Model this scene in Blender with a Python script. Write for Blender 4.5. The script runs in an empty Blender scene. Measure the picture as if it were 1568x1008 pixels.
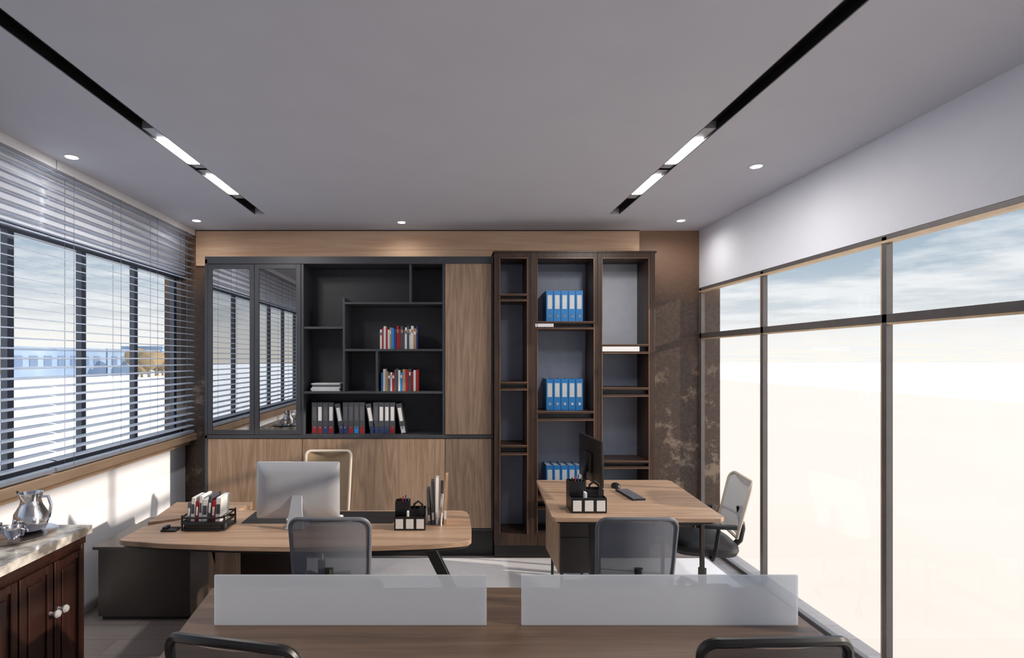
import bpy, bmesh, math, random
from mathutils import Vector, Matrix
random.seed(7)
D=bpy.data; SC=bpy.context.scene
SC.view_settings.view_transform='Standard'
SC.view_settings.look='None'
SC.view_settings.exposure=0.08

def lin(c):
    return tuple(((v/255)/12.92 if v/255<=0.04045 else ((v/255+0.055)/1.055)**2.4) for v in c)
# ---------------------------------------------------------------- materials
def newmat(name):
    m=D.materials.new(name); m.use_nodes=True
    nt=m.node_tree; nt.nodes.clear()
    out=nt.nodes.new('ShaderNodeOutputMaterial')
    return m,nt,out
def pm(name,rgb,rough=.5,metal=0,var=.06,scale=14,stretch=(1,1,1),spec=.5,coat=0,emis=None,es=0,linear=False,bump=0,rgb2=None,lo=.35,hi=.65,detail=4,trans=0):
    m,nt,out=newmat(name)
    p=nt.nodes.new('ShaderNodeBsdfPrincipled')
    c=rgb if linear else lin(rgb)
    if rgb2 is not None:
        a=c; b=lin(rgb2)
    else:
        a=tuple(v*(1-var) for v in c); b=tuple(min(1,v*(1+var)) for v in c)
    tc=nt.nodes.new('ShaderNodeTexCoord'); mp=nt.nodes.new('ShaderNodeMapping')
    mp.inputs['Scale'].default_value=stretch
    nz=nt.nodes.new('ShaderNodeTexNoise'); nz.inputs['Scale'].default_value=scale; nz.inputs['Detail'].default_value=detail
    cr=nt.nodes.new('ShaderNodeValToRGB')
    cr.color_ramp.elements[0].position=lo; cr.color_ramp.elements[1].position=hi
    cr.color_ramp.elements[0].color=(*a,1); cr.color_ramp.elements[1].color=(*b,1)
    L=nt.links
    L.new(tc.outputs['Object'],mp.inputs['Vector']); L.new(mp.outputs['Vector'],nz.inputs['Vector'])
    L.new(nz.outputs['Fac'],cr.inputs['Fac']); L.new(cr.outputs['Color'],p.inputs['Base Color'])
    p.inputs['Roughness'].default_value=rough; p.inputs['Metallic'].default_value=metal
    p.inputs['Specular IOR Level'].default_value=spec; p.inputs['Coat Weight'].default_value=coat
    p.inputs['Transmission Weight'].default_value=trans
    if emis: 
        p.inputs['Emission Color'].default_value=(*emis,1); p.inputs['Emission Strength'].default_value=es
    if bump:
        bp=nt.nodes.new('ShaderNodeBump'); bp.inputs['Strength'].default_value=bump; bp.inputs['Distance'].default_value=.01
        L.new(nz.outputs['Fac'],bp.inputs['Height']); L.new(bp.outputs['Normal'],p.inputs['Normal'])
    L.new(p.outputs[0],out.inputs[0])
    return m
def wood(name,c1,c2,axis='x',sc=9,rough=.45,spec=.4,plank=None):
    """axis = grain direction; two stretched noises give cathedral grain"""
    m,nt,out=newmat(name); L=nt.links
    p=nt.nodes.new('ShaderNodeBsdfPrincipled')
    tc=nt.nodes.new('ShaderNodeTexCoord')
    st={'x':(.06,1,1),'y':(1,.06,1),'z':(1,1,.06)}[axis]
    mp=nt.nodes.new('ShaderNodeMapping'); mp.inputs['Scale'].default_value=st
    n1=nt.nodes.new('ShaderNodeTexNoise'); n1.inputs['Scale'].default_value=sc; n1.inputs['Detail'].default_value=2; n1.inputs['Distortion'].default_value=.6
    mu=nt.nodes.new('ShaderNodeMath'); mu.operation='MULTIPLY'; mu.inputs[1].default_value=14
    pp=nt.nodes.new('ShaderNodeMath'); pp.operation='PINGPONG'; pp.inputs[1].default_value=1
    n2=nt.nodes.new('ShaderNodeTexNoise'); n2.inputs['Scale'].default_value=sc*16; n2.inputs['Detail'].default_value=3
    mx=nt.nodes.new('ShaderNodeMath'); mx.operation='MULTIPLY_ADD'; mx.inputs[1].default_value=.45
    cr=nt.nodes.new('ShaderNodeValToRGB')
    cr.color_ramp.elements[0].position=.25; cr.color_ramp.elements[1].position=.95
    cr.color_ramp.elements[0].color=(*lin(c1),1); cr.color_ramp.elements[1].color=(*lin(c2),1)
    L.new(tc.outputs['Object'],mp.inputs['Vector']); L.new(mp.outputs[0],n1.inputs['Vector']); L.new(mp.outputs[0],n2.inputs['Vector'])
    L.new(n1.outputs['Fac'],mu.inputs[0]); L.new(mu.outputs[0],pp.inputs[0])
    L.new(pp.outputs[0],mx.inputs[0]); 
    hf=nt.nodes.new('ShaderNodeMath'); hf.operation='MULTIPLY'; hf.inputs[1].default_value=.8
    L.new(n2.outputs['Fac'],hf.inputs[0]); L.new(hf.outputs[0],mx.inputs[2])
    L.new(mx.outputs[0],cr.inputs['Fac'])
    L.new(cr.outputs['Color'],p.inputs['Base Color'])
    p.inputs['Roughness'].default_value=rough; p.inputs['Specular IOR Level'].default_value=spec
    L.new(p.outputs[0],out.inputs[0]); return m
def glassmat(name,tint,gloss,rough=0.0):
    m,nt,out=newmat(name); L=nt.links
    t=nt.nodes.new('ShaderNodeBsdfTransparent'); t.inputs[0].default_value=(*tint,1)
    g=nt.nodes.new('ShaderNodeBsdfGlossy'); g.inputs['Roughness'].default_value=rough
    mix=nt.nodes.new('ShaderNodeMixShader'); mix.inputs[0].default_value=gloss
    L.new(t.outputs[0],mix.inputs[1]); L.new(g.outputs[0],mix.inputs[2]); L.new(mix.outputs[0],out.inputs[0]); return m
def frostmat(name):
    m,nt,out=newmat(name); L=nt.links
    t=nt.nodes.new('ShaderNodeBsdfTransparent'); t.inputs[0].default_value=(.92,.94,.97,1)
    d=nt.nodes.new('ShaderNodeBsdfDiffuse'); d.inputs[0].default_value=(.72,.76,.82,1)
    tl=nt.nodes.new('ShaderNodeBsdfTranslucent'); tl.inputs[0].default_value=(.72,.76,.82,1)
    m1=nt.nodes.new('ShaderNodeMixShader'); m1.inputs[0].default_value=.45
    m2=nt.nodes.new('ShaderNodeMixShader'); m2.inputs[0].default_value=.60
    L.new(d.outputs[0],m1.inputs[1]); L.new(tl.outputs[0],m1.inputs[2])
    L.new(t.outputs[0],m2.inputs[1]); L.new(m1.outputs[0],m2.inputs[2]); L.new(m2.outputs[0],out.inputs[0]); return m
def meshmat(name,col,cover=.8):
    m,nt,out=newmat(name); L=nt.links
    t=nt.nodes.new('ShaderNodeBsdfTransparent')
    d=nt.nodes.new('ShaderNodeBsdfDiffuse'); d.inputs[0].default_value=(*lin(col),1)
    m2=nt.nodes.new('ShaderNodeMixShader'); m2.inputs[0].default_value=cover
    L.new(t.outputs[0],m2.inputs[1]); L.new(d.outputs[0],m2.inputs[2]); L.new(m2.outputs[0],out.inputs[0]); return m
def emit(name,col,s):
    m,nt,out=newmat(name); e=nt.nodes.new('ShaderNodeEmission'); e.inputs[0].default_value=(*col,1); e.inputs[1].default_value=s
    nt.links.new(e.outputs[0],out.inputs[0]); return m
def stonewall(name):
    """dark brown bronze-like plaster, warm light painted in towards the top, with weathered pale blotches low down"""
    m,nt,out=newmat(name); L=nt.links
    p=nt.nodes.new('ShaderNodeBsdfPrincipled'); tc=nt.nodes.new('ShaderNodeTexCoord'); sp=nt.nodes.new('ShaderNodeSeparateXYZ')
    L.new(tc.outputs['Object'],sp.inputs[0])
    n1=nt.nodes.new('ShaderNodeTexNoise'); n1.inputs['Scale'].default_value=6.5; n1.inputs['Detail'].default_value=9; n1.inputs['Roughness'].default_value=.7
    n2=nt.nodes.new('ShaderNodeTexNoise'); n2.inputs['Scale'].default_value=40; n2.inputs['Detail'].default_value=5
    L.new(tc.outputs['Object'],n1.inputs['Vector']); L.new(tc.outputs['Object'],n2.inputs['Vector'])
    base=nt.nodes.new('ShaderNodeValToRGB'); e=base.color_ramp.elements
    e[0].position=.3; e[0].color=(*lin((50,37,31)),1); e[1].position=.7; e[1].color=(*lin((74,56,46)),1)
    L.new(n2.outputs['Fac'],base.inputs[0])
    blot=nt.nodes.new('ShaderNodeValToRGB'); e=blot.color_ramp.elements
    e[0].position=.53; e[0].color=(0,0,0,1); e[1].position=.62; e[1].color=(1,1,1,1)
    L.new(n1.outputs['Fac'],blot.inputs[0])
    lowm=nt.nodes.new('ShaderNodeMapRange'); lowm.inputs['From Min'].default_value=1.85; lowm.inputs['From Max'].default_value=1.5
    L.new(sp.outputs['Z'],lowm.inputs['Value'])
    mu=nt.nodes.new('ShaderNodeMath'); mu.operation='MULTIPLY'; L.new(blot.outputs[0],mu.inputs[0]); L.new(lowm.outputs[0],mu.inputs[1])
    m1=nt.nodes.new('ShaderNodeMixRGB'); L.new(mu.outputs[0],m1.inputs[0]); L.new(base.outputs[0],m1.inputs[1]); m1.inputs[2].default_value=(*lin((122,106,92)),1)
    top=nt.nodes.new('ShaderNodeMapRange'); top.inputs['From Min'].default_value=2.3; top.inputs['From Max'].default_value=3.1  # warm light on the upper wall is mixed into its colour
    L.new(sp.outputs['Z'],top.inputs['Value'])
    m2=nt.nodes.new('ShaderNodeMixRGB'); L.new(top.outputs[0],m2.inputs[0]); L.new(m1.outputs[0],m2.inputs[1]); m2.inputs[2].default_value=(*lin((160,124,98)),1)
    L.new(m2.outputs[0],p.inputs['Base Color']); p.inputs['Roughness'].default_value=.5
    L.new(p.outputs[0],out.inputs[0]); return m

M={}
M['ceil']=pm('ceiling_plaster',(214,216,226),.85,var=.015,scale=3)
M['white']=pm('white_wall',(228,231,240),.8,var=.015,scale=4)
M['brownwall']=stonewall('brown_stone_wall')
M['strip']=wood('veneer_strip',(212,170,136),(238,202,168),'x',3.2,.5)  # veneer tinted peachier: the warm light is put into its colour
M['oakv']=wood('oak_vertical',(138,114,95),(176,149,126),'z',9,.5)
M['oakx']=wood('oak_desktop',(150,122,102),(184,155,131),'x',6,.4)
M['shadewood']=wood('shaded_table_wood',(84,68,57),(112,91,76),'x',5,.42)  # desk wood darkened: the shade it stands in is put into the colour
M['frame']=wood('dark_walnut_frame',(50,37,31),(74,55,46),'z',8,.4)
M['bronze']=pm('bronze_trim',(128,98,76),.35,.4)
M['graph']=pm('graphite_laminate',(66,68,74),.45,var=.05)
M['graphd']=pm('graphite_dark',(54,55,60),.5)
M['bluegrey']=pm('blue_grey_panel',(128,136,154),.5,var=.04)
M['litback']=pm('lit_back_panel',(182,188,200),.5,var=.03)  # lit copy of the blue-grey panel, brightness put into the colour
M['plinth']=pm('plinth_dark',(36,33,33),.5)
M['espresso']=pm('espresso_laminate',(54,47,44),.35,var=.08)
M['black']=pm('black_metal',(24,24,26),.4)
M['blackp']=pm('black_plastic',(28,28,30),.35)
M['leather']=pm('black_leather',(36,34,35),.5,bump=.1,scale=80)
M['silver']=pm('brushed_aluminium',(190,193,200),.38,.4,var=.02)
M['chrome']=pm('polished_silver',(215,215,220),.15,1,var=.02)
M['whitep']=pm('white_plastic',(232,232,235),.4,var=.01)
M['paper']=pm('paper_white',(226,226,226),.7,var=.02)
M['red']=pm('red_cover',(160,34,40),.5); M['blue']=pm('blue_cover',(44,134,208),.45)
M['navy']=pm('navy_cover',(44,62,112),.5); M['tan']=pm('tan_cover',(170,140,110),.6)
M['greyc']=pm('grey_cover',(96,96,102),.6); M['dgrey']=pm('dark_binder',(74,76,84),.5)
M['cherry']=wood('dark_cherry_wood',(30,15,12),(50,26,20),'z',8,.3,.5)
M['marble']=pm('marble_top',(110,104,100),.15,rgb2=(206,202,196),scale=11,detail=10,lo=.38,hi=.6)
M['slat']=pm('blind_slat',(186,194,208),.5,.0)
M['cord']=pm('blind_cord',(120,122,128),.8)
M['wframe']=pm('window_frame_dark',(74,78,88),.4,.2)
M['wframer']=pm('window_frame_grey',(104,100,100),.4,.3)
M['wedge']=pm('window_frame_pale_edge',(205,180,150),.4,.2)
M['sill']=wood('sill_wood',(196,164,136),(220,190,160),'y',4,.5)
M['wglass']=glassmat('window_glass',(.97,.98,.98),.03)
M['cabglass']=glassmat('cabinet_glass',(.5,.5,.52),.58,.0)
M['frost']=frostmat('frosted_partition')
M['meshg']=meshmat('mesh_grey',(112,116,126),.86)
M['meshk']=meshmat('mesh_black',(60,60,64),.72)
M['meshc']=meshmat('mesh_tan',(158,138,114),.9)
M['meshw']=meshmat('mesh_pale_grey',(188,191,198),.9)
M['greyp']=pm('grey_plastic',(104,107,115),.45)
M['cream']=pm('cream_plastic',(210,200,186),.45,var=.02)
M['lamp']=emit('lamp_glow',(1,.98,.95),14)
M['screen']=pm('screen_black',(14,14,18),.12)
M['crystal']=pm('crystal_knob',(225,225,230),.08,.6)
M['foliage']=pm('autumn_foliage',(150,126,92),.9,rgb2=(108,102,86),scale=.4)
M['facade']=pm('blue_facade',(116,138,166),.7,rgb2=(142,160,182),scale=.12)
M['facade2']=pm('facade_band',(98,118,146),.5)
M['gcream']=pm('plaza_paving',(206,193,179),.9,var=.01,scale=.2)
M['gwhite']=pm('pale_ground',(252,252,252),.9,var=.005,scale=.2)
M['sunfloor']=pm('sunlit_floor_pale',(232,232,236),.6,var=.03,scale=30)  # sunlight on the floor put into this pale colour

def floormat():
    m,nt,out=newmat('grey_plank_floor'); L=nt.links
    p=nt.nodes.new('ShaderNodeBsdfPrincipled'); tc=nt.nodes.new('ShaderNodeTexCoord')
    mp=nt.nodes.new('ShaderNodeMapping'); mp.inputs['Rotation'].default_value=(0,0,0)
    br=nt.nodes.new('ShaderNodeTexBrick'); br.inputs['Scale'].default_value=1
    br.inputs['Color1'].default_value=(*lin((140,132,130)),1); br.inputs['Color2'].default_value=(*lin((160,153,151)),1)
    br.inputs['Mortar'].default_value=(*lin((104,97,95)),1); br.inputs['Mortar Size'].default_value=.002
    br.inputs['Brick Width'].default_value=1.4; br.inputs['Row Height'].default_value=.18
    nz=nt.nodes.new('ShaderNodeTexNoise'); nz.inputs['Scale'].default_value=10; nz.inputs['Detail'].default_value=5
    mp2=nt.nodes.new('ShaderNodeMapping'); mp2.inputs['Scale'].default_value=(.12,1.6,1)
    mx=nt.nodes.new('ShaderNodeMixRGB'); mx.blend_type='MULTIPLY'; mx.inputs[0].default_value=.3
    L.new(tc.outputs['Object'],mp.inputs[0]); L.new(mp.outputs[0],br.inputs['Vector'])
    L.new(tc.outputs['Object'],mp2.inputs[0]); L.new(mp2.outputs[0],nz.inputs['Vector'])
    L.new(br.outputs['Color'],mx.inputs[1]); L.new(nz.outputs['Fac'],mx.inputs[2]); L.new(mx.outputs[0],p.inputs['Base Color'])
    p.inputs['Roughness'].default_value=.35
    L.new(p.outputs[0],out.inputs[0]); return m
M['floor']=floormat()

# ---------------------------------------------------------------- mesh builder
class B:
    def __init__(s,name,loc=(0,0,0),rot=0):
        s.name=name; s.loc=Vector(loc); s.rot=rot; s.bm=bmesh.new(); s.mats=[]; s.T=None
    def mi(s,k):
        m=M[k]
        if m not in s.mats: s.mats.append(m)
        return s.mats.index(m)
    def v(s,p):
        p=Vector(p)
        if s.T is not None: p=s.T@p
        return s.bm.verts.new(p)
    def f(s,vs,mi):
        try:
            f=s.bm.faces.new(vs); f.material_index=mi; return f
        except ValueError: return None
    def box(s,a,b,k,bev=0):
        mi=s.mi(k)
        x0,x1=sorted((a[0],b[0]));y0,y1=sorted((a[1],b[1]));z0,z1=sorted((a[2],b[2]))
        V=[s.v(p) for p in ((x0,y0,z0),(x1,y0,z0),(x1,y1,z0),(x0,y1,z0),(x0,y0,z1),(x1,y0,z1),(x1,y1,z1),(x0,y1,z1))]
        fs=[s.f([V[i] for i in q],mi) for q in ((3,2,1,0),(4,5,6,7),(0,1,5,4),(1,2,6,5),(2,3,7,6),(3,0,4,7))]
        if bev:
            es=set(e for f in fs for e in f.edges)
            r=bmesh.ops.bevel(s.bm,geom=list(es),offset=bev,segments=2,affect='EDGES',profile=.5)
            for f in r['faces']: f.material_index=mi
    def prism(s,pts,z0,z1,k,top=None,bev=0):
        mi=s.mi(k)
        a=[s.v((p[0],p[1],z0)) for p in pts]; b=[s.v((p[0],p[1],z1)) for p in pts]
        n=len(pts)
        s.f(a[::-1],mi); tf=s.f(b,s.mi(top) if top else mi)
        for i in range(n): s.f([a[i],a[(i+1)%n],b[(i+1)%n],b[i]],mi)
    def loft(s,rings,k,cap=True,closed=True):
        mi=s.mi(k); R=[[s.v(p) for p in r] for r in rings]
        n=len(R[0])
        for i in range(len(R)-1):
            for j in range(n if closed else n-1):
                s.f([R[i][j],R[i][(j+1)%n],R[i+1][(j+1)%n],R[i+1][j]],mi)
        if cap: s.f(R[0][::-1],mi); s.f(R[-1],mi)
    def cyl(s,p0,p1,r0,k,r1=None,seg=16):
        s.tube([p0,p1],[r0,r0 if r1 is None else r1],k,seg)
    def tube(s,pts,r,k,seg=10,closed=False,flat=1.0,up=None):
        pts=[Vector(p) for p in pts]; n=len(pts); rings=[]
        rr=r if isinstance(r,(list,tuple)) else [r]*n
        prev=None
        for i,p in enumerate(pts):
            if closed: t=(pts[(i+1)%n]-pts[i-1])
            else: t=(pts[min(i+1,n-1)]-pts[max(i-1,0)])
            t.normalize()
            if prev is None:
                u=Vector(up) if up else (Vector((0,0,1)) if abs(t.z)<.9 else Vector((1,0,0)))
            else: u=prev
            a=(u-t*u.dot(t)).normalized(); b=t.cross(a); prev=a
            rings.append([p+(a*math.cos(2*math.pi*j/seg)*rr[i]+b*math.sin(2*math.pi*j/seg)*rr[i]*flat) for j in range(seg)])
        if closed: rings.append(rings[0]); s.loft(rings,k,cap=False)
        else: s.loft(rings,k)
    def lathe(s,prof,c,k,seg=24):
        rings=[[(c[0]+r*math.cos(2*math.pi*j/seg),c[1]+r*math.sin(2*math.pi*j/seg),c[2]+z) for j in range(seg)] for r,z in prof]
        s.loft(rings,k)
    def done(s,bevel=0,angle=35):
        bm=s.bm
        bmesh.ops.remove_doubles(bm,verts=bm.verts,dist=1e-6)
        bmesh.ops.recalc_face_normals(bm,faces=bm.faces)
        me=D.meshes.new(s.name)
        for f in bm.faces: f.smooth=True
        bm.to_mesh(me); bm.free()
        for m in s.mats: me.materials.append(m)
        me.set_sharp_from_angle(angle=math.radians(angle))
        o=D.objects.new(s.name,me); SC.collection.objects.link(o)
        o.location=s.loc; o.rotation_euler=(0,0,s.rot)
        if bevel:
            md=o.modifiers.new('bevel','BEVEL'); md.width=bevel; md.segments=2; md.limit_method='ANGLE'; md.angle_limit=math.radians(50)
        return o

# ---------------------------------------------------------------- room shell
XL,XR,YB,YF,H=-2.54,2.38,5.19,-1.6,3.0
b=B('floor'); b.box((XL-.2,YF-.2,-.2),(XR+.2,YB+.2,0),'floor'); b.done()
b=B('sunlit_floor_sheet'); b.box((-1.34,3.42,0.0005),(2.26,4.80,.006),'sunfloor'); b.box((-1.36,3.40,.0005),(2.28,3.42,.007),'greyc'); b.box((-1.36,4.80,.0005),(2.28,4.815,.007),'greyc'); b.done()  # added thin pale sheet, stands in for sunlit glossy floor
b=B('wall_back'); b.box((XL-.2,YB,0),(XR+.2,YB+.15,H),'brownwall'); b.done()
b=B('wall_front'); b.box((XL-.2,YF-.15,0),(XR+.2,YF,H),'white'); b.done()
b=B('wall_left')
b.box((XL-.15,YF,0),(XL,YB,1.06),'white'); b.box((XL-.15,YF,2.57),(XL,YB,H),'white')
b.box((XL-.15,YF,1.06),(XL,YF+.3,2.57),'white')
b.done()
b=B('wall_right')
b.box((XR,YF,2.45),(XR+.15,YB,H),'white'); b.box((XR,YF,0),(XR+.15,YF+.3,2.45),'white')
b.done()
# ceiling with two recessed slots
sl=[(-1.665,-1.575),(1.345,1.435)]; yend=4.6
b=B('ceiling')
b.box((XL-.2,YF-.2,H),(sl[0][0],YB+.2,H+.1),'ceil'); b.box((sl[0][1],YF-.2,H),(sl[1][0],YB+.2,H+.1),'ceil')
b.box((sl[1][1],YF-.2,H),(XR+.2,YB+.2,H+.1),'ceil')
for a,c in sl: b.box((a,yend,H),(c,YB+.2,H+.1),'ceil')
b.done()
for a,c in sl:
    b=B('recessed_track_light',((a+c)/2,0,H)); w=(c-a)/2
    b.box((-w-.03,YF-.2,.1),(w+.03,yend+.03,.12),'blackp')
    b.box((-w,YF-.2,.001),(-w+.006,yend,.1),'blackp'); b.box((w-.006,YF-.2,.001),(w,yend,.1),'blackp')
    b.box((-w+.006,YF-.2,.05),(w-.006,yend,.06),'blackp')
    for y0,y1 in ((3.05,3.43),(3.66,4.06)):
        b.box((-w+.008,y0-.14,.010),(w-.008,y1+.12,.05),'silver')
        b.box((-w+.012,y0,.003),(w-.012,y1,.010),'lamp')
    b.done()
b=B('trim_1')
b.box((-2.43,YB-.02,2.66),(1.80,YB,2.992),'strip')
b.box((-2.43,YB-.024,2.992),(1.80,YB,3.0),'plinth')
b.done()
b=B('trim_2'); b.box((XL,YF+.3,1.0),(XL+.11,YB,1.06),'sill'); b.box((XL,YF+.3,.955),(XL+.05,YB,.985),'sill'); b.done(.003)
b=B('window_1')
y0,y1,z0,z1=YF+.3,YB,1.06,2.57
b.box((XL-.09,y0,z0),(XL-.04,y1,z0+.06),'wframe'); b.box((XL-.09,y0,z1-.05),(XL-.04,y1,z1),'wframe')
ys=[5.09]; 
while ys[-1]>y0+.7: ys.append(ys[-1]-.635)
for y in ys+[y0+.03]: b.box((XL-.085,y-.024,z0),(XL-.045,y+.024,z1),'wframe')
b.box((XL-.075,y0,z0+.05),(XL-.07,y1,z1-.05),'wglass')
b.done()
b=B('window_2')
y0,y1,z1=YF+.3,YB,2.45
b.box((XR+.02,y0,0),(XR+.06,y1,.03),'wframer'); b.box((XR+.0,y0,z1-.03),(XR+.05,y1,z1-.002),'wframer')
b.box((XR-.004,y0,z1-.045),(XR+.04,y1,z1-.03),'wedge')
b.box((XR+.0,y0,1.97),(XR+.035,y1,2.015),'wframer'); b.box((XR+.002,y0,1.958),(XR+.03,y1,1.97),'wedge')
for y in (5.17,4.15,2.98,1.8,.62,-.56,y0+.03):
    b.box((XR+.0,y-.02,0),(XR+.035,y+.012,z1-.01),'wframer'); b.box((XR+.001,y+.012,0),(XR+.033,y+.022,z1-.01),'wedge')
b.box((XR+.022,y0,.03),(XR+.026,y1,z1-.03),'wglass')
b.done()
# blinds
for (ya,yb) in ((3.355,5.17),(1.2,3.345),(-1.25,1.19)):
    b=B('venetian_blind'); xc=XL+.075
    b.box((xc-.03,ya,2.945),(xc+.03,yb,3.0),'whitep')
    pitch=.0575; n=32; th=math.radians(-9)
    for i in range(n):
        z=2.925-i*pitch; c,sn=math.cos(th)*.028,math.sin(th)*.028
        pts=[]
        for t,dz in ((-1,0),(-.5,.0022),(0,.003),(.5,.0022),(1,0)):
            pts.append((xc+t*c,z+t*sn+dz))
        lo=[(p[0],p[1]-.002) for p in pts][::-1]
        ring=pts+lo
        b.loft([[(p[0],ya+.005,p[1]) for p in ring],[(p[0],yb-.005,p[1]) for p in ring]],'slat')
    zb=2.925-n*pitch
    b.box((xc-.026,ya+.005,zb-.012),(xc+.026,yb-.005,zb+.01),'slat')
    k=ya+.15
    while k<yb:
        for dx in (-.030,.030): b.cyl((xc+dx,k,zb),(xc+dx,k,2.95),.0014,'cord',seg=5)
        k+=.5
    b.done()

# downlights
for (x,y,en) in ((-2.30,3.29,4),(-2.25,4.8,6),(-.44,4.86,6),(2.04,4.8,13),(1.945,3.45,5)):
    b=B('downlight',(x,y,H))
    b.lathe([(.042,0),(.042,-.004),(.036,-.006),(.033,-.004)],(0,0,0),'whitep')
    b.lathe([(.032,-.0045),(.032,-.0065),(.001,-.0066)],(0,0,0),'lamp')
    b.done()
    l=D.lights.new('downlight_spot','SPOT'); l.energy=en; l.color=(1,.96,.91); l.spot_size=math.radians(170); l.spot_blend=1; l.shadow_soft_size=.03
    o=D.objects.new('downlight_spot',l); o.location=(x,y,H-.02); SC.collection.objects.link(o)
for x in (-1.62,1.39):
    for y in (3.24,3.86):
        l=D.lights.new('track_spot','AREA'); l.shape='RECTANGLE'; l.size=.06; l.size_y=.36; l.energy=9; l.color=(1,.95,.89)
        o=D.objects.new('track_spot',l); o.location=(x,y,H-.005); SC.collection.objects.link(o)

# ---------------------------------------------------------------- storage cabinet (left)
yf=4.84; yb=5.17
X0,X1=-2.19,.379
b=B('storage_cabinet')
b.box((X0+.02,yf+.03,0),(X1,yb,.25),'plinth')
b.box((X0,yf-.01,.25),(X0+.022,yb,2.66),'graph'); b.box((X0,yf-.01,2.62),(X1,yb,2.685),'graph')
b.box((X0,yf-.01,1.062),(X1,yb,1.092),'graph'); b.box((X0,yf,.235),(X1,yb,.255),'graphd')
b.box((X1-.014,yf,.25),(X1,yb,2.62),'graph')
b.box((X0+.02,yb-.02,.25),(X1-.01,yb-.005,2.62),'graphd')
for x in (-1.324,-.062): b.box((x-.011,yf,1.09),(x+.011,yb-.02,2.62),'graph')
for x0,x1 in ((X0+.024,-1.327),(-1.321,-.052),(-.046,X1-.016)):
    b.box((x0,yf-.004,.26),(x1,yf+.016,1.058),'oakv')
b.box((-.048,yf-.004,1.096),(X1-.016,yf+.016,2.622),'oakv')
for x0,x1 in ((X0+.024,-1.752),(-1.748,-1.337)):
    w=.04
    b.box((x0,yf-.008,1.096),(x0+w,yf+.014,2.616),'graph'); b.box((x1-w,yf-.008,1.096),(x1,yf+.014,2.616),'graph')
    b.box((x0+w,yf-.008,1.096),(x1-w,yf+.014,1.096+w),'graph'); b.box((x0+w,yf-.008,2.616-w),(x1-w,yf+.014,2.616),'graph')
    b.box((x0+w,yf,1.096+w),(x1-w,yf+.005,2.616-w),'cabglass')
    b.box((x0+.03,yf+.05,1.55),(x1-.03,yb-.02,1.57),'graph'); b.box((x0+.03,yf+.05,2.05),(x1-.03,yb-.02,2.07),'graph')
t=.02
def sh(x0,x1,z): b.box((x0,yf+.002,z-t/2),(x1,yb-.02,z+t/2),'graph')
def vt(x,z0,z1): b.box((x-t/2,yf+.004,z0),(x+t/2,yb-.02,z1),'graph')
vt(-.36,2.28,2.62); sh(-.96,-.07,2.27); vt(-.955,1.47,2.32); sh(-1.31,-.96,2.05)
sh(-.95,-.07,1.85); vt(-.66,1.47,1.85); sh(-1.31,-.07,1.47)
b.done(.0015)

# ---------------------------------------------------------------- right bookcase
yf2=4.74; yk=5.03
b=B('bookcase')
b.box((.39,4.82,0),(1.77,5.17,.15),'plinth')
cols=[(.383,.434,.669,.697,[(2.34,2.275),(1.57,1.495),(1.016,.93)]),
      (.697,.76,1.251,1.286,[(2.10,2.03),(1.313,1.23),(.54,.456)]),
      (1.286,1.326,1.731,1.789,[(1.90,1.816),(1.52,1.44),(.88,.81)])]
for ci,(a,i0,i1,c,shs) in enumerate(cols):
    b.box((a+.001,yf2,.14),(i0,5.17,2.70),'frame'); b.box((i1,yf2,.14),(c-.001,5.17,2.70),'frame')
    b.box((i0,yf2,2.65),(i1,5.17,2.70),'frame'); b.box((i0,yf2,.14),(i1,5.17,.24),'frame')
    if ci==2:
        b.box((i0,yk,1.87),(i1,yk+.02,2.65),'litback'); b.box((i0,yk,.24),(i1,yk+.02,1.87),'bluegrey')
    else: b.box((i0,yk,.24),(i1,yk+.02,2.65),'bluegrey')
    for zt,zb_ in shs:
        b.box((i0-.012,yf2-.006,zt-.02),(i1+.004,yk,zt),'frame'); b.box((i0-.012,yf2-.006,zb_),(i1+.004,yk,zb_+.02),'frame')
        b.box((i0-.012,yf2-.009,zt-.006),(i1+.004,yf2-.0055,zt),'bronze'); b.box((i0-.012,yf2-.009,zb_),(i1+.004,yf2-.0055,zb_+.006),'bronze')
        b.box((i0,yf2+.05,zb_+.02),(i1,yk,zt-.02),'graphd')
    b.box((i0-.006,yf2-.005,.24),(i0,yf2,2.65),'bronze'); b.box((i1,yf2-.005,.24),(i1+.006,yf2,2.65),'bronze')
    b.box((i0,yf2-.005,2.65),(i1,yf2,2.656),'bronze')
b.box((.371,yf2-.008,2.70),(1.80,5.17,2.716),'frame')
b.box((1.326,yf2-.004,1.836),(1.65,yf2+.045,1.88),'whitep')
b.box((.74,yf2-.004,2.05),(.90,yf2+.045,2.08),'whitep')
b.done(.0015)

# ---------------------------------------------------------------- books & binders
def book_row(name,x0,x1,yfr,z,h0,h1,dep,pal,tw=(.014,.03)):
    b=B(name,(x0,yfr,z)); x=0
    while True:
        w=random.uniform(*tw)
        if x+w>x1-x0: break
        h=random.uniform(h0,h1); k=random.choice(pal); d=dep*random.uniform(.85,1)
        dy=random.uniform(0,.01)
        b.box((x,dy,0),(x+.0025,dy+d,h),k); b.box((x+w-.0035,dy,0),(x+w-.001,dy+d,h),k); b.box((x+.0025,dy,0),(x+w-.0035,dy+.003,h),k)
        b.box((x+.0025,dy+.003,.003),(x+w-.0035,dy+d-.004,h-.004),'paper')
        if random.random()<.5: b.box((x+.003,dy-.0006,h*.7),(x+w-.004,dy,h*.85),random.choice(['paper','tan','dgrey']))
        x+=w
    return b.done()
pal=['red','paper','navy','tan','greyc','dgrey','paper','red','blue','greyc','paper']
book_row('book_row',-.64,-.285,4.9,1.86,.17,.215,.15,pal)
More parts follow.
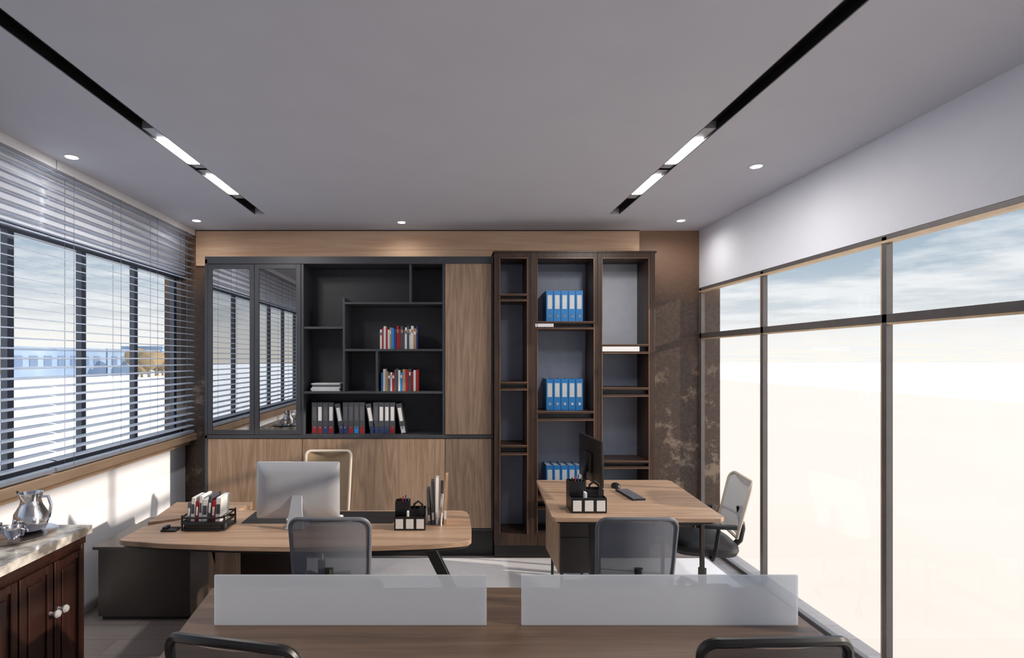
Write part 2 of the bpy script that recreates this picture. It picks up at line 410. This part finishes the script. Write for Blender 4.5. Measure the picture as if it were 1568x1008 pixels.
book_row('book_row',-.63,-.28,4.9,1.48,.16,.205,.15,pal)
book_row('book_row',-2.1,-1.80,4.93,1.092,.15,.21,.15,['red','paper','red','tan','greyc','paper'])
book_row('book_row',-1.70,-1.38,4.93,1.092,.14,.2,.15,['red','paper','navy','tan','greyc','paper'])
def binder(b,x,w,h,d,k,lab,base=None,ang=0):
    b.T=Matrix.Translation((x,0,0))@Matrix.Rotation(ang,4,'Y')
    b.box((0,0,0),(.003,d,h),k); b.box((w-.003,0,0),(w,d,h),k); b.box((.003,0,0),(w-.003,.003,h),k)
    b.box((.006,.005,.004),(w-.006,d-.01,h-.01),'paper')
    b.box((w*.18,-.001,h*.42),(w*.82,0,h*.86),lab)
    if base: b.box((w*.12,-.0012,h*.03),(w*.88,0,h*.24),base)
    b.T=b.T@Matrix.Translation((w/2,-.001,h*.2))@Matrix.Rotation(math.pi/2,4,'X')
    b.lathe([(w*.2,-.0004),(w*.2,.0012),(w*.13,.0014)],(0,0,0),'chrome',12)
    b.T=None
for gx in (-1.255,-.975,-.70):
    b=B('binder_group',(gx,4.9,1.092))
    for i in range(4):
        binder(b,i*.05,.047,.285,.22,'dgrey',random.choice(['paper','greyc','greyc']),random.choice(['navy','red','navy','blue']))
    binder(b,.252,.047,.275,.22,'dgrey','paper','navy' if gx<-.9 else 'paper',-.17)
    b.done()
for z in (2.10,1.313,.54):
    b=B('blue_binder_group',(.855,4.84,z))
    for i in range(5): binder(b,i*.066,.062,.28,.19,'blue','paper')
    b.done()
b=B('magazine_stack',(-1.27,4.9,1.4805))
z=0
for i in range(6):
    dx=random.uniform(-.01,.01); hh=random.uniform(.008,.016)
    b.box((.012+dx,.0,z),(.27+dx,.2,z+hh),random.choice(['paper','greyc','paper','paper'])); z+=hh
b.done()

# ---------------------------------------------------------------- chairs
def rrect(w,z0,z1,r,n=6,taper=.93):
    pts=[]
    for cx,cz,a0 in ((1,z1-r,0),(-1,z1-r,90),(-1,z0+r,180),(1,z0+r,270)):
        for i in range(n+1):
            a=math.radians(a0+90*i/n)
            x=cx*(w-r)+r*math.cos(a); z=cz+r*math.sin(a)
            pts.append((x,z))
    out=[]
    for x,z in pts:
        v=(z-z0)/(z1-z0); out.append((x*(taper+(1-taper)*v),z))
    return out
def chair(name,loc,rot,W=.41,top=.96,bot=.53,fr='greyp',me='meshg',seat='leather',base='black',r=.055,tilt=.07,arms=True,padk=None,fw=.011):
    b=B(name,loc,rot)
    def yy(x,z):
        v=(z-bot)/(top-bot)
        return -.205-tilt*v*v-.02*math.sin(v*math.pi)+.045*(abs(x)/(W/2))**2
    o=rrect(W/2,bot,top,r)
    b.tube([(x,yy(x,z),z) for x,z in o],fw,fr,8,closed=True)
    N=16; rings=[]
    for i in range(N+1):
        z=bot+.006+(top-bot-.012)*i/N
        e=min(z-bot,top-z); w=W/2-.004
        if e<r: w=W/2-r+math.sqrt(max(0,r*r-(r-e)**2))-.004
        v=(z-bot)/(top-bot); w*=(.93+.07*v)
        rings.append([(w*(2*j/10-1),yy(w*(2*j/10-1),z),z) for j in range(11)])
    b.loft(rings,me,cap=False,closed=False)
    zl=bot+.12
    b.tube([(x,yy(x,zl)-.014,zl) for x in [W*.46*(k/4-1) for k in range(9)]],.012,fr,8)
    b.tube([(0,yy(0,zl)-.02,zl+.06),(0,yy(0,zl)-.035,bot+.02),(0,-.25,.47),(0,-.19,.405),(0,-.04,.39)],.022,base,10)
    rings=[]
    for z,sx,sy in ((.40,.19,.18),(.41,.225,.215),(.44,.24,.228),(.465,.236,.225),(.482,.215,.2),(.487,.15,.14)):
        ring=[]
        for j in range(28):
            a=2*math.pi*j/28; c,sn=math.cos(a),math.sin(a)
            ring.append((sx*math.copysign(abs(c)**.5,c),.02+sy*math.copysign(abs(sn)**.5,sn),z))
        rings.append(ring)
    b.loft(rings,seat)
    b.box((-.1,-.1,.375),(.1,.12,.402),base)
    if arms:
        for sx in (-1,1):
            b.tube([(sx*.12,0,.392),(sx*.25,0,.40),(sx*.275,-.01,.46),(sx*.275,-.03,.60),(sx*.272,-.03,.625)],.013,base,8)
            rr=[]
            for y,w in ((-.15,.012),(-.14,.022),(-.05,.027),(.06,.027),(.10,.02),(.11,.01)):
                rr.append([(sx*.272-w,y,.623),(sx*.272+w,y,.623),(sx*.272+w*.9,y,.645),(sx*.272-w*.9,y,.645)])
            b.loft(rr,padk or base)
    b.cyl((0,0,.09),(0,0,.25),.028,base); b.cyl((0,0,.24),(0,0,.38),.016,'chrome')
    b.lathe([(.03,.075),(.05,.08),(.05,.115),(.03,.13)],(0,0,0),base)
    for i in range(5):
        a=2*math.pi*i/5+.3; c,sn=math.cos(a),math.sin(a)
        b.tube([(.03*c,.03*sn,.1),(.15*c,.15*sn,.092),(.28*c,.28*sn,.072)],[.026,.021,.014],base,8,flat=.8)
        b.cyl((.28*c,.28*sn,.075),(.28*c,.28*sn,.045),.008,base,seg=8)
        for q in (-1,1):
            p=Vector((.28*c-sn*q*.012,.28*sn+c*q*.012,.028)); d=Vector((-sn,c,0))*.008
            b.cyl(p-d,p+d,.028,'blackp',seg=14)
    return b.done()
chair('guest_chair',(-.616,2.99,0),0,arms=False)
chair('guest_chair',(.952,2.99,0),0,arms=False)
chair('office_chair',(1.82,3.92,0.0065),math.radians(80),W=.44,top=.92,fr='cream',me='meshw',base='black',tilt=.1,padk='blackp')
chair('executive_chair',(-.97,4.08,0.0065),math.pi,W=.36,top=1.03,bot=.55,fr='cream',me='meshc',arms=False,r=.035)
chair('desk_chair',(-.57,1.72,0),math.radians(-12),W=.40,top=.985,fr='blackp',me='meshk',tilt=.05,r=.05,fw=.014)
chair('desk_chair',(.91,1.74,0),math.radians(2),W=.43,top=.98,fr='blackp',me='meshk',tilt=.05,r=.05,fw=.014)

# ---------------------------------------------------------------- executive desk (left)
b=B('executive_desk')
pts=[(-1.87,3.06),(-1.84,3.04),(-1.6,2.995),(-1.2,2.955),(-.8,2.94),(-.4,2.955),(-.1,2.985),(.06,3.02),(.10,3.04),(.118,3.08),(.125,3.25),(.12,3.55),(.105,3.62),(.07,3.65),(-1.45,3.65),(-1.87,3.30)]
b.prism(pts,.722,.75,'oakx')
b.prism([(p[0]*.985-.01,3.3+(p[1]-3.3)*.95) for p in pts],.705,.722,'plinth')
b.prism([(-1.96,3.88),(-1.88,3.11),(-1.44,3.11),(-1.42,3.88)][::-1],.70,.721,'oakx')
b.prism([(-1.96,3.88),(-1.90,3.40),(-1.44,3.655),(-1.42,3.88)][::-1],.7215,.746,'oakx')
b.box((-2.38,3.66,.03),(-1.76,4.30,.49),'espresso'); b.box((-2.40,3.63,.49),(-1.74,4.32,.51),'espresso')
b.box((-2.37,3.69,0),(-1.77,4.27,.03),'black')
b.box((-1.90,3.70,.51),(-1.80,4.2,.70),'espresso')
b.box((-1.42,3.18,0),(-1.38,3.60,.705),'oakv'); b.box((-1.38,3.56,.2),(-.95,3.585,.705),'espresso')
b.box((-1.42,3.18,0),(-1.24,3.20,.705),'oakv')
for y in (3.30,):
    rings=[]
    for z,x in ((.705,-.165),(0,.185)):
        rings.append([(x-.035,y-.03,z),(x+.035,y-.03,z),(x+.035,y+.03,z),(x-.035,y+.03,z)])
    b.loft(rings,'black')
b.box((-.19,3.10,.67),(-.13,3.52,.705),'black')
b.prism([(-1.30,3.36),(-.36,3.36),(-.32,3.62),(-1.30,3.62)],.7495,.753,'leather')
b.done(.002)

b=B('computer_monitor',(-.93,3.30,.7535))
rings=[]
W,z0,z1=.253,.045,.39
def rr2(w,a,c,r,y,n=5):
    return [(x,y,z) for x,z in rrect(w,a,c,r,n,1.0)]
b.loft([rr2(W-.001,z0+.001,z1-.001,.012,.016),rr2(W,z0,z1,.012,.012),rr2(W,z0,z1,.012,.006),rr2(W*.93,z0+.02,z1-.02,.03,-.008),rr2(W*.7,z0+.07,z1-.06,.05,-.02)],'silver')
b.box((-W+.008,.016,z0+.06),(W-.008,.0175,z1-.008),'screen')
b.loft([[(-.030,-.022,.19),(.030,-.022,.19),(.030,-.012,.19),(-.030,-.012,.19)],
        [(-.036,-.04,.12),(.036,-.04,.12),(.036,-.03,.12),(-.036,-.03,.12)],
        [(-.052,-.07,.006),(.052,-.07,.006),(.052,-.06,.006),(-.052,-.06,.006)]],'silver')
b.prism([(-.054,-.075),(.054,-.075),(.054,.055),(-.054,.055)],0,.007,'silver')
b.done(.001)
b=B('keyboard',(-.87,3.44,.7535))
b.box((-.16,-.05,0),(.18,.05,.012),'whitep')
for i in range(12):
    for j in range(4): b.box((-.155+i*.0275,-.045+j*.023,.012),(-.131+i*.0275,-.025+j*.023,.015),'whitep')
b.done()

def organizer(name,loc,w,d,h,rot=0):
    b=B(name,loc,rot)
    t=.004
    def tray(x0,y0,x1,y1,hh):
        b.box((x0,y0,0),(x1,y1,t),'blackp'); b.box((x0,y0,t),(x0+t,y1,hh),'blackp'); b.box((x1-t,y0,t),(x1,y1,hh),'blackp')
        b.box((x0+t,y0,t),(x1-t,y0+t,hh),'blackp'); b.box((x0+t,y1-t,t),(x1-t,y1,hh),'blackp')
    tray(-w/2,0,w/2,d*.45,h*.48)
    tray(-w/2,d*.45+.001,-w*.02,d,h*.92); tray(-w*.02+.001,d*.45+.001,w/2,d,h*.66)
    u=w/3
    for i in range(3):
        x=-w/2+u*i
        b.box((x+u*.14,-.001,h*.06),(x+u*.86,0,h*.40),'paper')
    b.box((-w*.1,d*.1,t),(-w*.04,d*.4,h*.62),'paper')
    for i in range(4):
        x=-w*.4+i*w*.09
        b.cyl((x,d*.7,t),(x+.01,d*.75,h*(1.0+.05*(i%3))),.004,['blackp','red','navy','greyc'][i],seg=8)
    b.tube([(w*.1,d*.7,h*.5),(w*.12,d*.6,h*.8),(w*.25,d*.55,h*.92),(w*.38,d*.6,h*.8),(w*.4,d*.7,h*.5)],.007,'blackp',8)
    b.box((w*.3,d*.2,t),(w*.42,d*.25,h*.8),'blackp')
    return b.done(.0008)
organizer('desk_organizer',(-.243,3.22,.7505),.185,.13,.17)
organizer('desk_organizer',(.915,3.58,.7505),.235,.16,.21)
b=B('book_tray',(-1.47,3.22,.7505))
b.prism([(-.13,.0),(-.10,-.02),(.10,-.02),(.13,0),(.13,.17),(-.13,.17)],0,.012,'blackp')
b.prism([(-.115,.002),(-.09,-.012),(.09,-.012),(.115,.002),(.115,.018),(-.115,.018)],.012,.05,'blackp')
b.tube([(-.125,.0,.045),(-.09,-.018,.045),(.09,-.018,.045),(.125,0,.045),(.125,.165,.045),(-.125,.165,.045)],.009,'blackp',8,closed=True)
b.tube([(-.125,.0,.08),(-.09,-.018,.08),(.09,-.018,.08),(.125,0,.08),(.125,.165,.08),(-.125,.165,.08)],.006,'blackp',8,closed=True)
for x,y in ((-.125,.0),(.125,0),(.125,.165),(-.125,.165)): b.cyl((x,y,0),(x,y,.09),.006,'blackp',seg=8)
x=-.11
for w,h,k in ((.02,.16,'greyc'),(.025,.19,'paper'),(.018,.17,'red'),(.02,.2,'paper'),(.03,.18,'paper'),(.02,.2,'dgrey'),(.022,.17,'red'),(.03,.19,'paper')):
    b.T=Matrix.Translation((x,0,0))@Matrix.Rotation(.06,4,'Y')
    b.box((0,.02,.012),(w-.002,.15,h),k); b.box((.003,.018,h*.5),(w-.005,.02,h*.8),'paper' if k!='paper' else 'dgrey'); b.T=None
    x+=w+.002
b.done(.0008)
b=B('magazine_holder',(-.08,3.38,.7505))
for i,(h,k,a) in enumerate(((.20,'greyc',-.05),(.25,'dgrey',-.03),(.27,'paper',.0),(.24,'greyc',.02),(.29,'tan',.04))):
    b.T=Matrix.Translation((-.06+i*.024,0,0))@Matrix.Rotation(a,4,'Y')
    b.loft([[(0,-.05,0),(.018,-.05,0),(.018,-.05,h*.55),(.0,-.05,h*.55)],[(0,.02,0),(.018,.02,0),(.018,.02,h),(0,.02,h)],[(0,.1,0),(.018,.1,0),(.018,.1,h),(0,.1,h)]],k)
    b.box((.002,-.051,h*.12),(.016,-.0495,h*.3),'paper')
    b.T=None
b.cyl((.02,-.06,0),(.03,-.075,.2),.008,'chrome',seg=10)
b.done()
b=B('desk_phone',(-1.66,3.22,.7505)); b.box((-.05,-.03,0),(.04,.04,.012),'blackp',.004); b.box((-.045,-.02,.012),(-.02,.035,.024),'blackp',.003); b.done()

# ---------------------------------------------------------------- right desk
b=B('work_desk')
z0=.0075
pts=[(.655,3.50),(.67,3.48),(1.73,3.47),(1.765,3.50),(1.845,4.52),(1.83,4.56),(1.80,4.57),(.74,4.57),(.72,4.55)]
b.prism(pts,.722,.75,'oakx')
b.prism([(1.25+(p[0]-1.25)*.93,4.02+(p[1]-4.02)*.93) for p in pts],.70,.722,'plinth')
b.box((.79,3.98,.20),(.805,4.5,.70),'oakv'); b.box((.805,3.97,.20),(1.10,4.5,.70),'espresso')
b.box((.81,3.962,.46),(1.095,3.97,.463),'black')
for x,y in ((.83,4.05),(.83,4.42),(1.07,4.42)): b.cyl((x,y,z0),(x,y,.2),.012,'black',seg=10)
b.box((.93,3.60,z0),(.98,3.66,.70),'black'); b.box((.90,3.56,z0),(1.0,4.3,.02),'black')
for x,y in ((1.66,3.58),(1.74,4.45)): b.box((x-.012,y-.012,z0),(x+.012,y+.012,.70),'espresso')
b.box((.95,3.61,.66),(1.66,3.64,.70),'black')
b.done(.002)
b=B('desktop_monitor',(1.06,4.1,.7505),math.radians(4))
b.box((-.012,-.25,.10),(.012,.25,.43),'blackp',.004); b.box((.012,-.243,.11),(.0135,.243,.422),'screen')
b.box((-.03,-.08,.17),(-.012,.08,.32),'blackp',.004)
b.tube([(-.03,0,.25),(-.05,0,.15),(-.05,0,.01)],.016,'blackp',8)
b.lathe([(.10,0),(.10,.006),(.03,.012),(.02,.014)],(-.04,0,0),'blackp')
b.done()
b=B('keyboard',(1.34,4.05,.7505),math.radians(96))
b.box((-.15,-.05,0),(.15,.05,.012),'blackp')
for i in range(10):
    for j in range(4): b.box((-.145+i*.029,-.045+j*.023,.012),(-.12+i*.029,-.026+j*.023,.016),'greyp')
b.done()
b=B('computer_mouse',(1.31,4.30,.7505))
b.loft([[(.035*s*math.cos(a),.055*s*math.sin(a),z) for a in [2*math.pi*j/16 for j in range(16)]] for z,s in ((0,.95),(.01,1),(.025,.85),(.034,.5),(.036,.15))],'blackp')
b.done()

# ---------------------------------------------------------------- foreground desk with partitions
b=B('workstation_desk')
b.prism([(-.985,1.74),(1.35,1.74),(1.40,2.41),(1.39,2.42),(-1.05,2.42),(-1.06,2.41)],.722,.75,'shadewood')
for x in (-.9,1.25):
    for y in (1.80,2.34): b.box((x-.025,y-.025,0),(x+.025,y+.025,.722),'black')
    b.box((x-.02,1.80,.66),(x+.02,2.34,.70),'black')
b.box((-.9,2.06,.66),(1.25,2.09,.722),'black')
b.done(.002)
for x0,x1 in ((-.905,.138),(.272,1.33)):
    b=B('frosted_partition',((x0+x1)/2,2.08,.7505)); w=(x1-x0)/2
    b.box((-w,-.005,.0),(w,.005,.19),'frost')
    b.done()

# ---------------------------------------------------------------- cherry sideboard
b=B('sideboard_cabinet')
xf=-1.90; ya,yz=1.3,2.80
b.box((XL+.12,ya,0.06),(xf,yz,.86),'cherry'); b.box((XL+.14,ya+.02,0),(xf-.04,yz-.02,.06),'cherry')
b.box((XL+.115,ya-.02,.862),(-1.87,2.83,.905),'marble')
b.box((xf-.01,ya,.82),(xf+.012,yz+.006,.862),'cherry')
b.cyl((xf-.005,yz-.012,.08),(xf-.005,yz-.012,.82),.016,'cherry',seg=12)
for y in (2.365,2.575,1.94,2.155,1.5,1.72):
    y0,y1=y+.006,y+.204; X=xf+.016; w=.035
    b.box((xf,y0,.10),(X,y0+w,.80),'cherry'); b.box((xf,y1-w,.10),(X,y1,.80),'cherry')
    b.box((xf,y0+w,.10),(X,y1-w,.10+w),'cherry'); b.box((xf,y0+w,.80-w),(X,y1-w,.80),'cherry')
    b.box((xf,y0+w,.10+w),(xf+.006,y1-w,.80-w),'cherry')
    b.box((xf+.006,y0+w+.02,.10+w+.02),(xf+.012,y1-w-.02,.80-w-.02),'cherry')
for y in (2.552,2.605,2.13,2.185):
    b.tube([(xf+.014,y,.57),(xf+.03,y,.57),(xf+.036,y,.57),(xf+.05,y,.57),(xf+.06,y,.57),(xf+.064,y,.57)],[.01,.007,.014,.02,.014,.004],'crystal',12)
b.done(.002)

b=B('serving_tray',(-2.13,2.64,.9055))
b.lathe([(.12,0),(.165,.004),(.18,.014),(.176,.014),(.16,.008),(.02,.006)],(0,0,0),'chrome',32); b.done()
b=B('water_pitcher',(-2.09,2.70,.9145))
b.lathe([(.04,0),(.062,.01),(.075,.05),(.07,.09),(.048,.13),(.042,.155),(.052,.19),(.048,.19),(.038,.155),(.02,.15)],(0,0,0),'chrome')
b.tube([(.045,0,.17),(.085,0,.172),(.10,0,.13),(.09,0,.07),(.065,0,.05)],.007,'chrome',8)
b.loft([[(-.04,-.02,.16),(-.04,.02,.16),(-.03,0,.15)],[(-.072,-.006,.198),(-.072,.006,.198),(-.068,0,.19)]],'chrome')
b.done()
for x,y in ((-2.20,2.60),(-2.08,2.575)):
    b=B('teacup',(x,y,.9145)); b.lathe([(.018,0),(.022,.004),(.036,.03),(.04,.06),(.037,.06),(.03,.02),(.01,.01)],(0,0,0),'chrome')
    b.tube([(.038,0,.05),(.055,0,.045),(.05,0,.02),(.034,0,.02)],.004,'chrome',8); b.done()

# ---------------------------------------------------------------- outside
b=B('ground_plaza'); b.box((XR+.3,-150,-1.1),(36,200,-1.0),'gcream'); b.done()
b=B('ground_field'); b.box((36,-300,-1.1),(400,400,-1.0),'gwhite'); b.box((-400,-300,-1.1),(XL-.3,400,-1.0),'gwhite'); b.done()
b=B('tree_line')
bmt=b.bm; mi=b.mi('foliage')
for i in range(120):
    y=-20+i*2.0+random.uniform(-1.5,1.5); r=random.uniform(1.0,1.9); x=-48+random.uniform(-2,2)
    if math.sin(y*.16)<.1: continue
    res=bmesh.ops.create_icosphere(bmt,subdivisions=2,radius=r,matrix=Matrix.Translation((x,y,-.6+r*1.3))@Matrix.Diagonal((1,1,random.uniform(.8,1.3),1)))
    for v in res['verts']: v.co+=Vector((random.uniform(-.3,.3),random.uniform(-.3,.3),random.uniform(-.3,.3)))*r*.5
    b.cyl((x,y,-1.0),(x,y,.5),.2,'foliage',seg=6)
b.done()
b=B('distant_building')
y=-20
while y<240:
    L_=random.uniform(12,24); h=random.uniform(3.2,5.0)
    b.box((-64,y,-1),(-56,y+L_,h),'facade'); b.box((-55.95,y,h-.5),(-56.05,y+L_,h-.2),'facade2')
    k=y+1
    while k<y+L_-2: b.box((-55.9,k,.8),(-56.02,k+1.4,2.2),'facade2'); k+=2.6
    y+=L_+random.uniform(0,1.5)
b.done()

# ---------------------------------------------------------------- sun + sky
s=D.lights.new('sun','SUN'); s.energy=4.6; s.angle=math.radians(1.2); s.color=(1,.85,.70)
o=D.objects.new('sun',s); SC.collection.objects.link(o)
d=Vector((-1,.22,-.30)); o.rotation_euler=d.to_track_quat('-Z','Y').to_euler(); o.location=(30,-6,12)

w=D.worlds.new('sky'); SC.world=w; w.use_nodes=True; nt=w.node_tree; nt.nodes.clear(); L=nt.links
out=nt.nodes.new('ShaderNodeOutputWorld'); bg=nt.nodes.new('ShaderNodeBackground')
tc=nt.nodes.new('ShaderNodeTexCoord'); sp=nt.nodes.new('ShaderNodeSeparateXYZ'); L.new(tc.outputs['Generated'],sp.inputs[0])
cr=nt.nodes.new('ShaderNodeValToRGB'); e=cr.color_ramp.elements
e[0].position=0; e[0].color=(1.0,.93,.84,1); e[1].position=1; e[1].color=(1.9,2.15,2.6,1)
for p,c in ((.03,(.93,.89,.85)),(.08,(.64,.68,.72)),(.14,(.42,.51,.60)),(.2,(.36,.46,.57)),(.33,(1.0,1.14,1.34))):
    n=e.new(p); n.color=(*c,1)
L.new(sp.outputs['Z'],cr.inputs[0])
az=nt.nodes.new('ShaderNodeMath'); az.operation='ADD'; az.inputs[1].default_value=.06; L.new(sp.outputs['Z'],az.inputs[0])
dx=nt.nodes.new('ShaderNodeMath'); dx.operation='DIVIDE'; L.new(sp.outputs['X'],dx.inputs[0]); L.new(az.outputs[0],dx.inputs[1])
dy=nt.nodes.new('ShaderNodeMath'); dy.operation='DIVIDE'; L.new(sp.outputs['Y'],dy.inputs[0]); L.new(az.outputs[0],dy.inputs[1])
cb=nt.nodes.new('ShaderNodeCombineXYZ'); L.new(dx.outputs[0],cb.inputs[0]); L.new(dy.outputs[0],cb.inputs[1])
nz=nt.nodes.new('ShaderNodeTexNoise'); nz.inputs['Scale'].default_value=.9; nz.inputs['Detail'].default_value=8; nz.inputs['Roughness'].default_value=.6; L.new(cb.outputs[0],nz.inputs['Vector'])
c2=nt.nodes.new('ShaderNodeValToRGB'); c2.color_ramp.elements[0].position=.42; c2.color_ramp.elements[1].position=.6
L.new(nz.outputs['Fac'],c2.inputs[0])
mx=nt.nodes.new('ShaderNodeMixRGB'); mx.inputs[2].default_value=(.88,.88,.89,1)
mm=nt.nodes.new('ShaderNodeMath'); mm.operation='MULTIPLY'; mm.inputs[1].default_value=.85
L.new(c2.outputs[0],mm.inputs[0]); L.new(mm.outputs[0],mx.inputs[0]); L.new(cr.outputs[0],mx.inputs[1])
L.new(mx.outputs[0],bg.inputs[0]); bg.inputs[1].default_value=1.1; L.new(bg.outputs[0],out.inputs[0])

# ---------------------------------------------------------------- camera
c=D.cameras.new('camera'); c.lens=36*830/1568; c.sensor_width=36; c.sensor_fit='HORIZONTAL'
c.shift_x=(784-690)/1568; c.shift_y=(550-504)/1568; c.clip_end=1000; c.clip_start=.05
o=D.objects.new('camera',c); o.location=(0,0,1.77); o.rotation_euler=(math.pi/2,0,0); SC.collection.objects.link(o); SC.camera=o
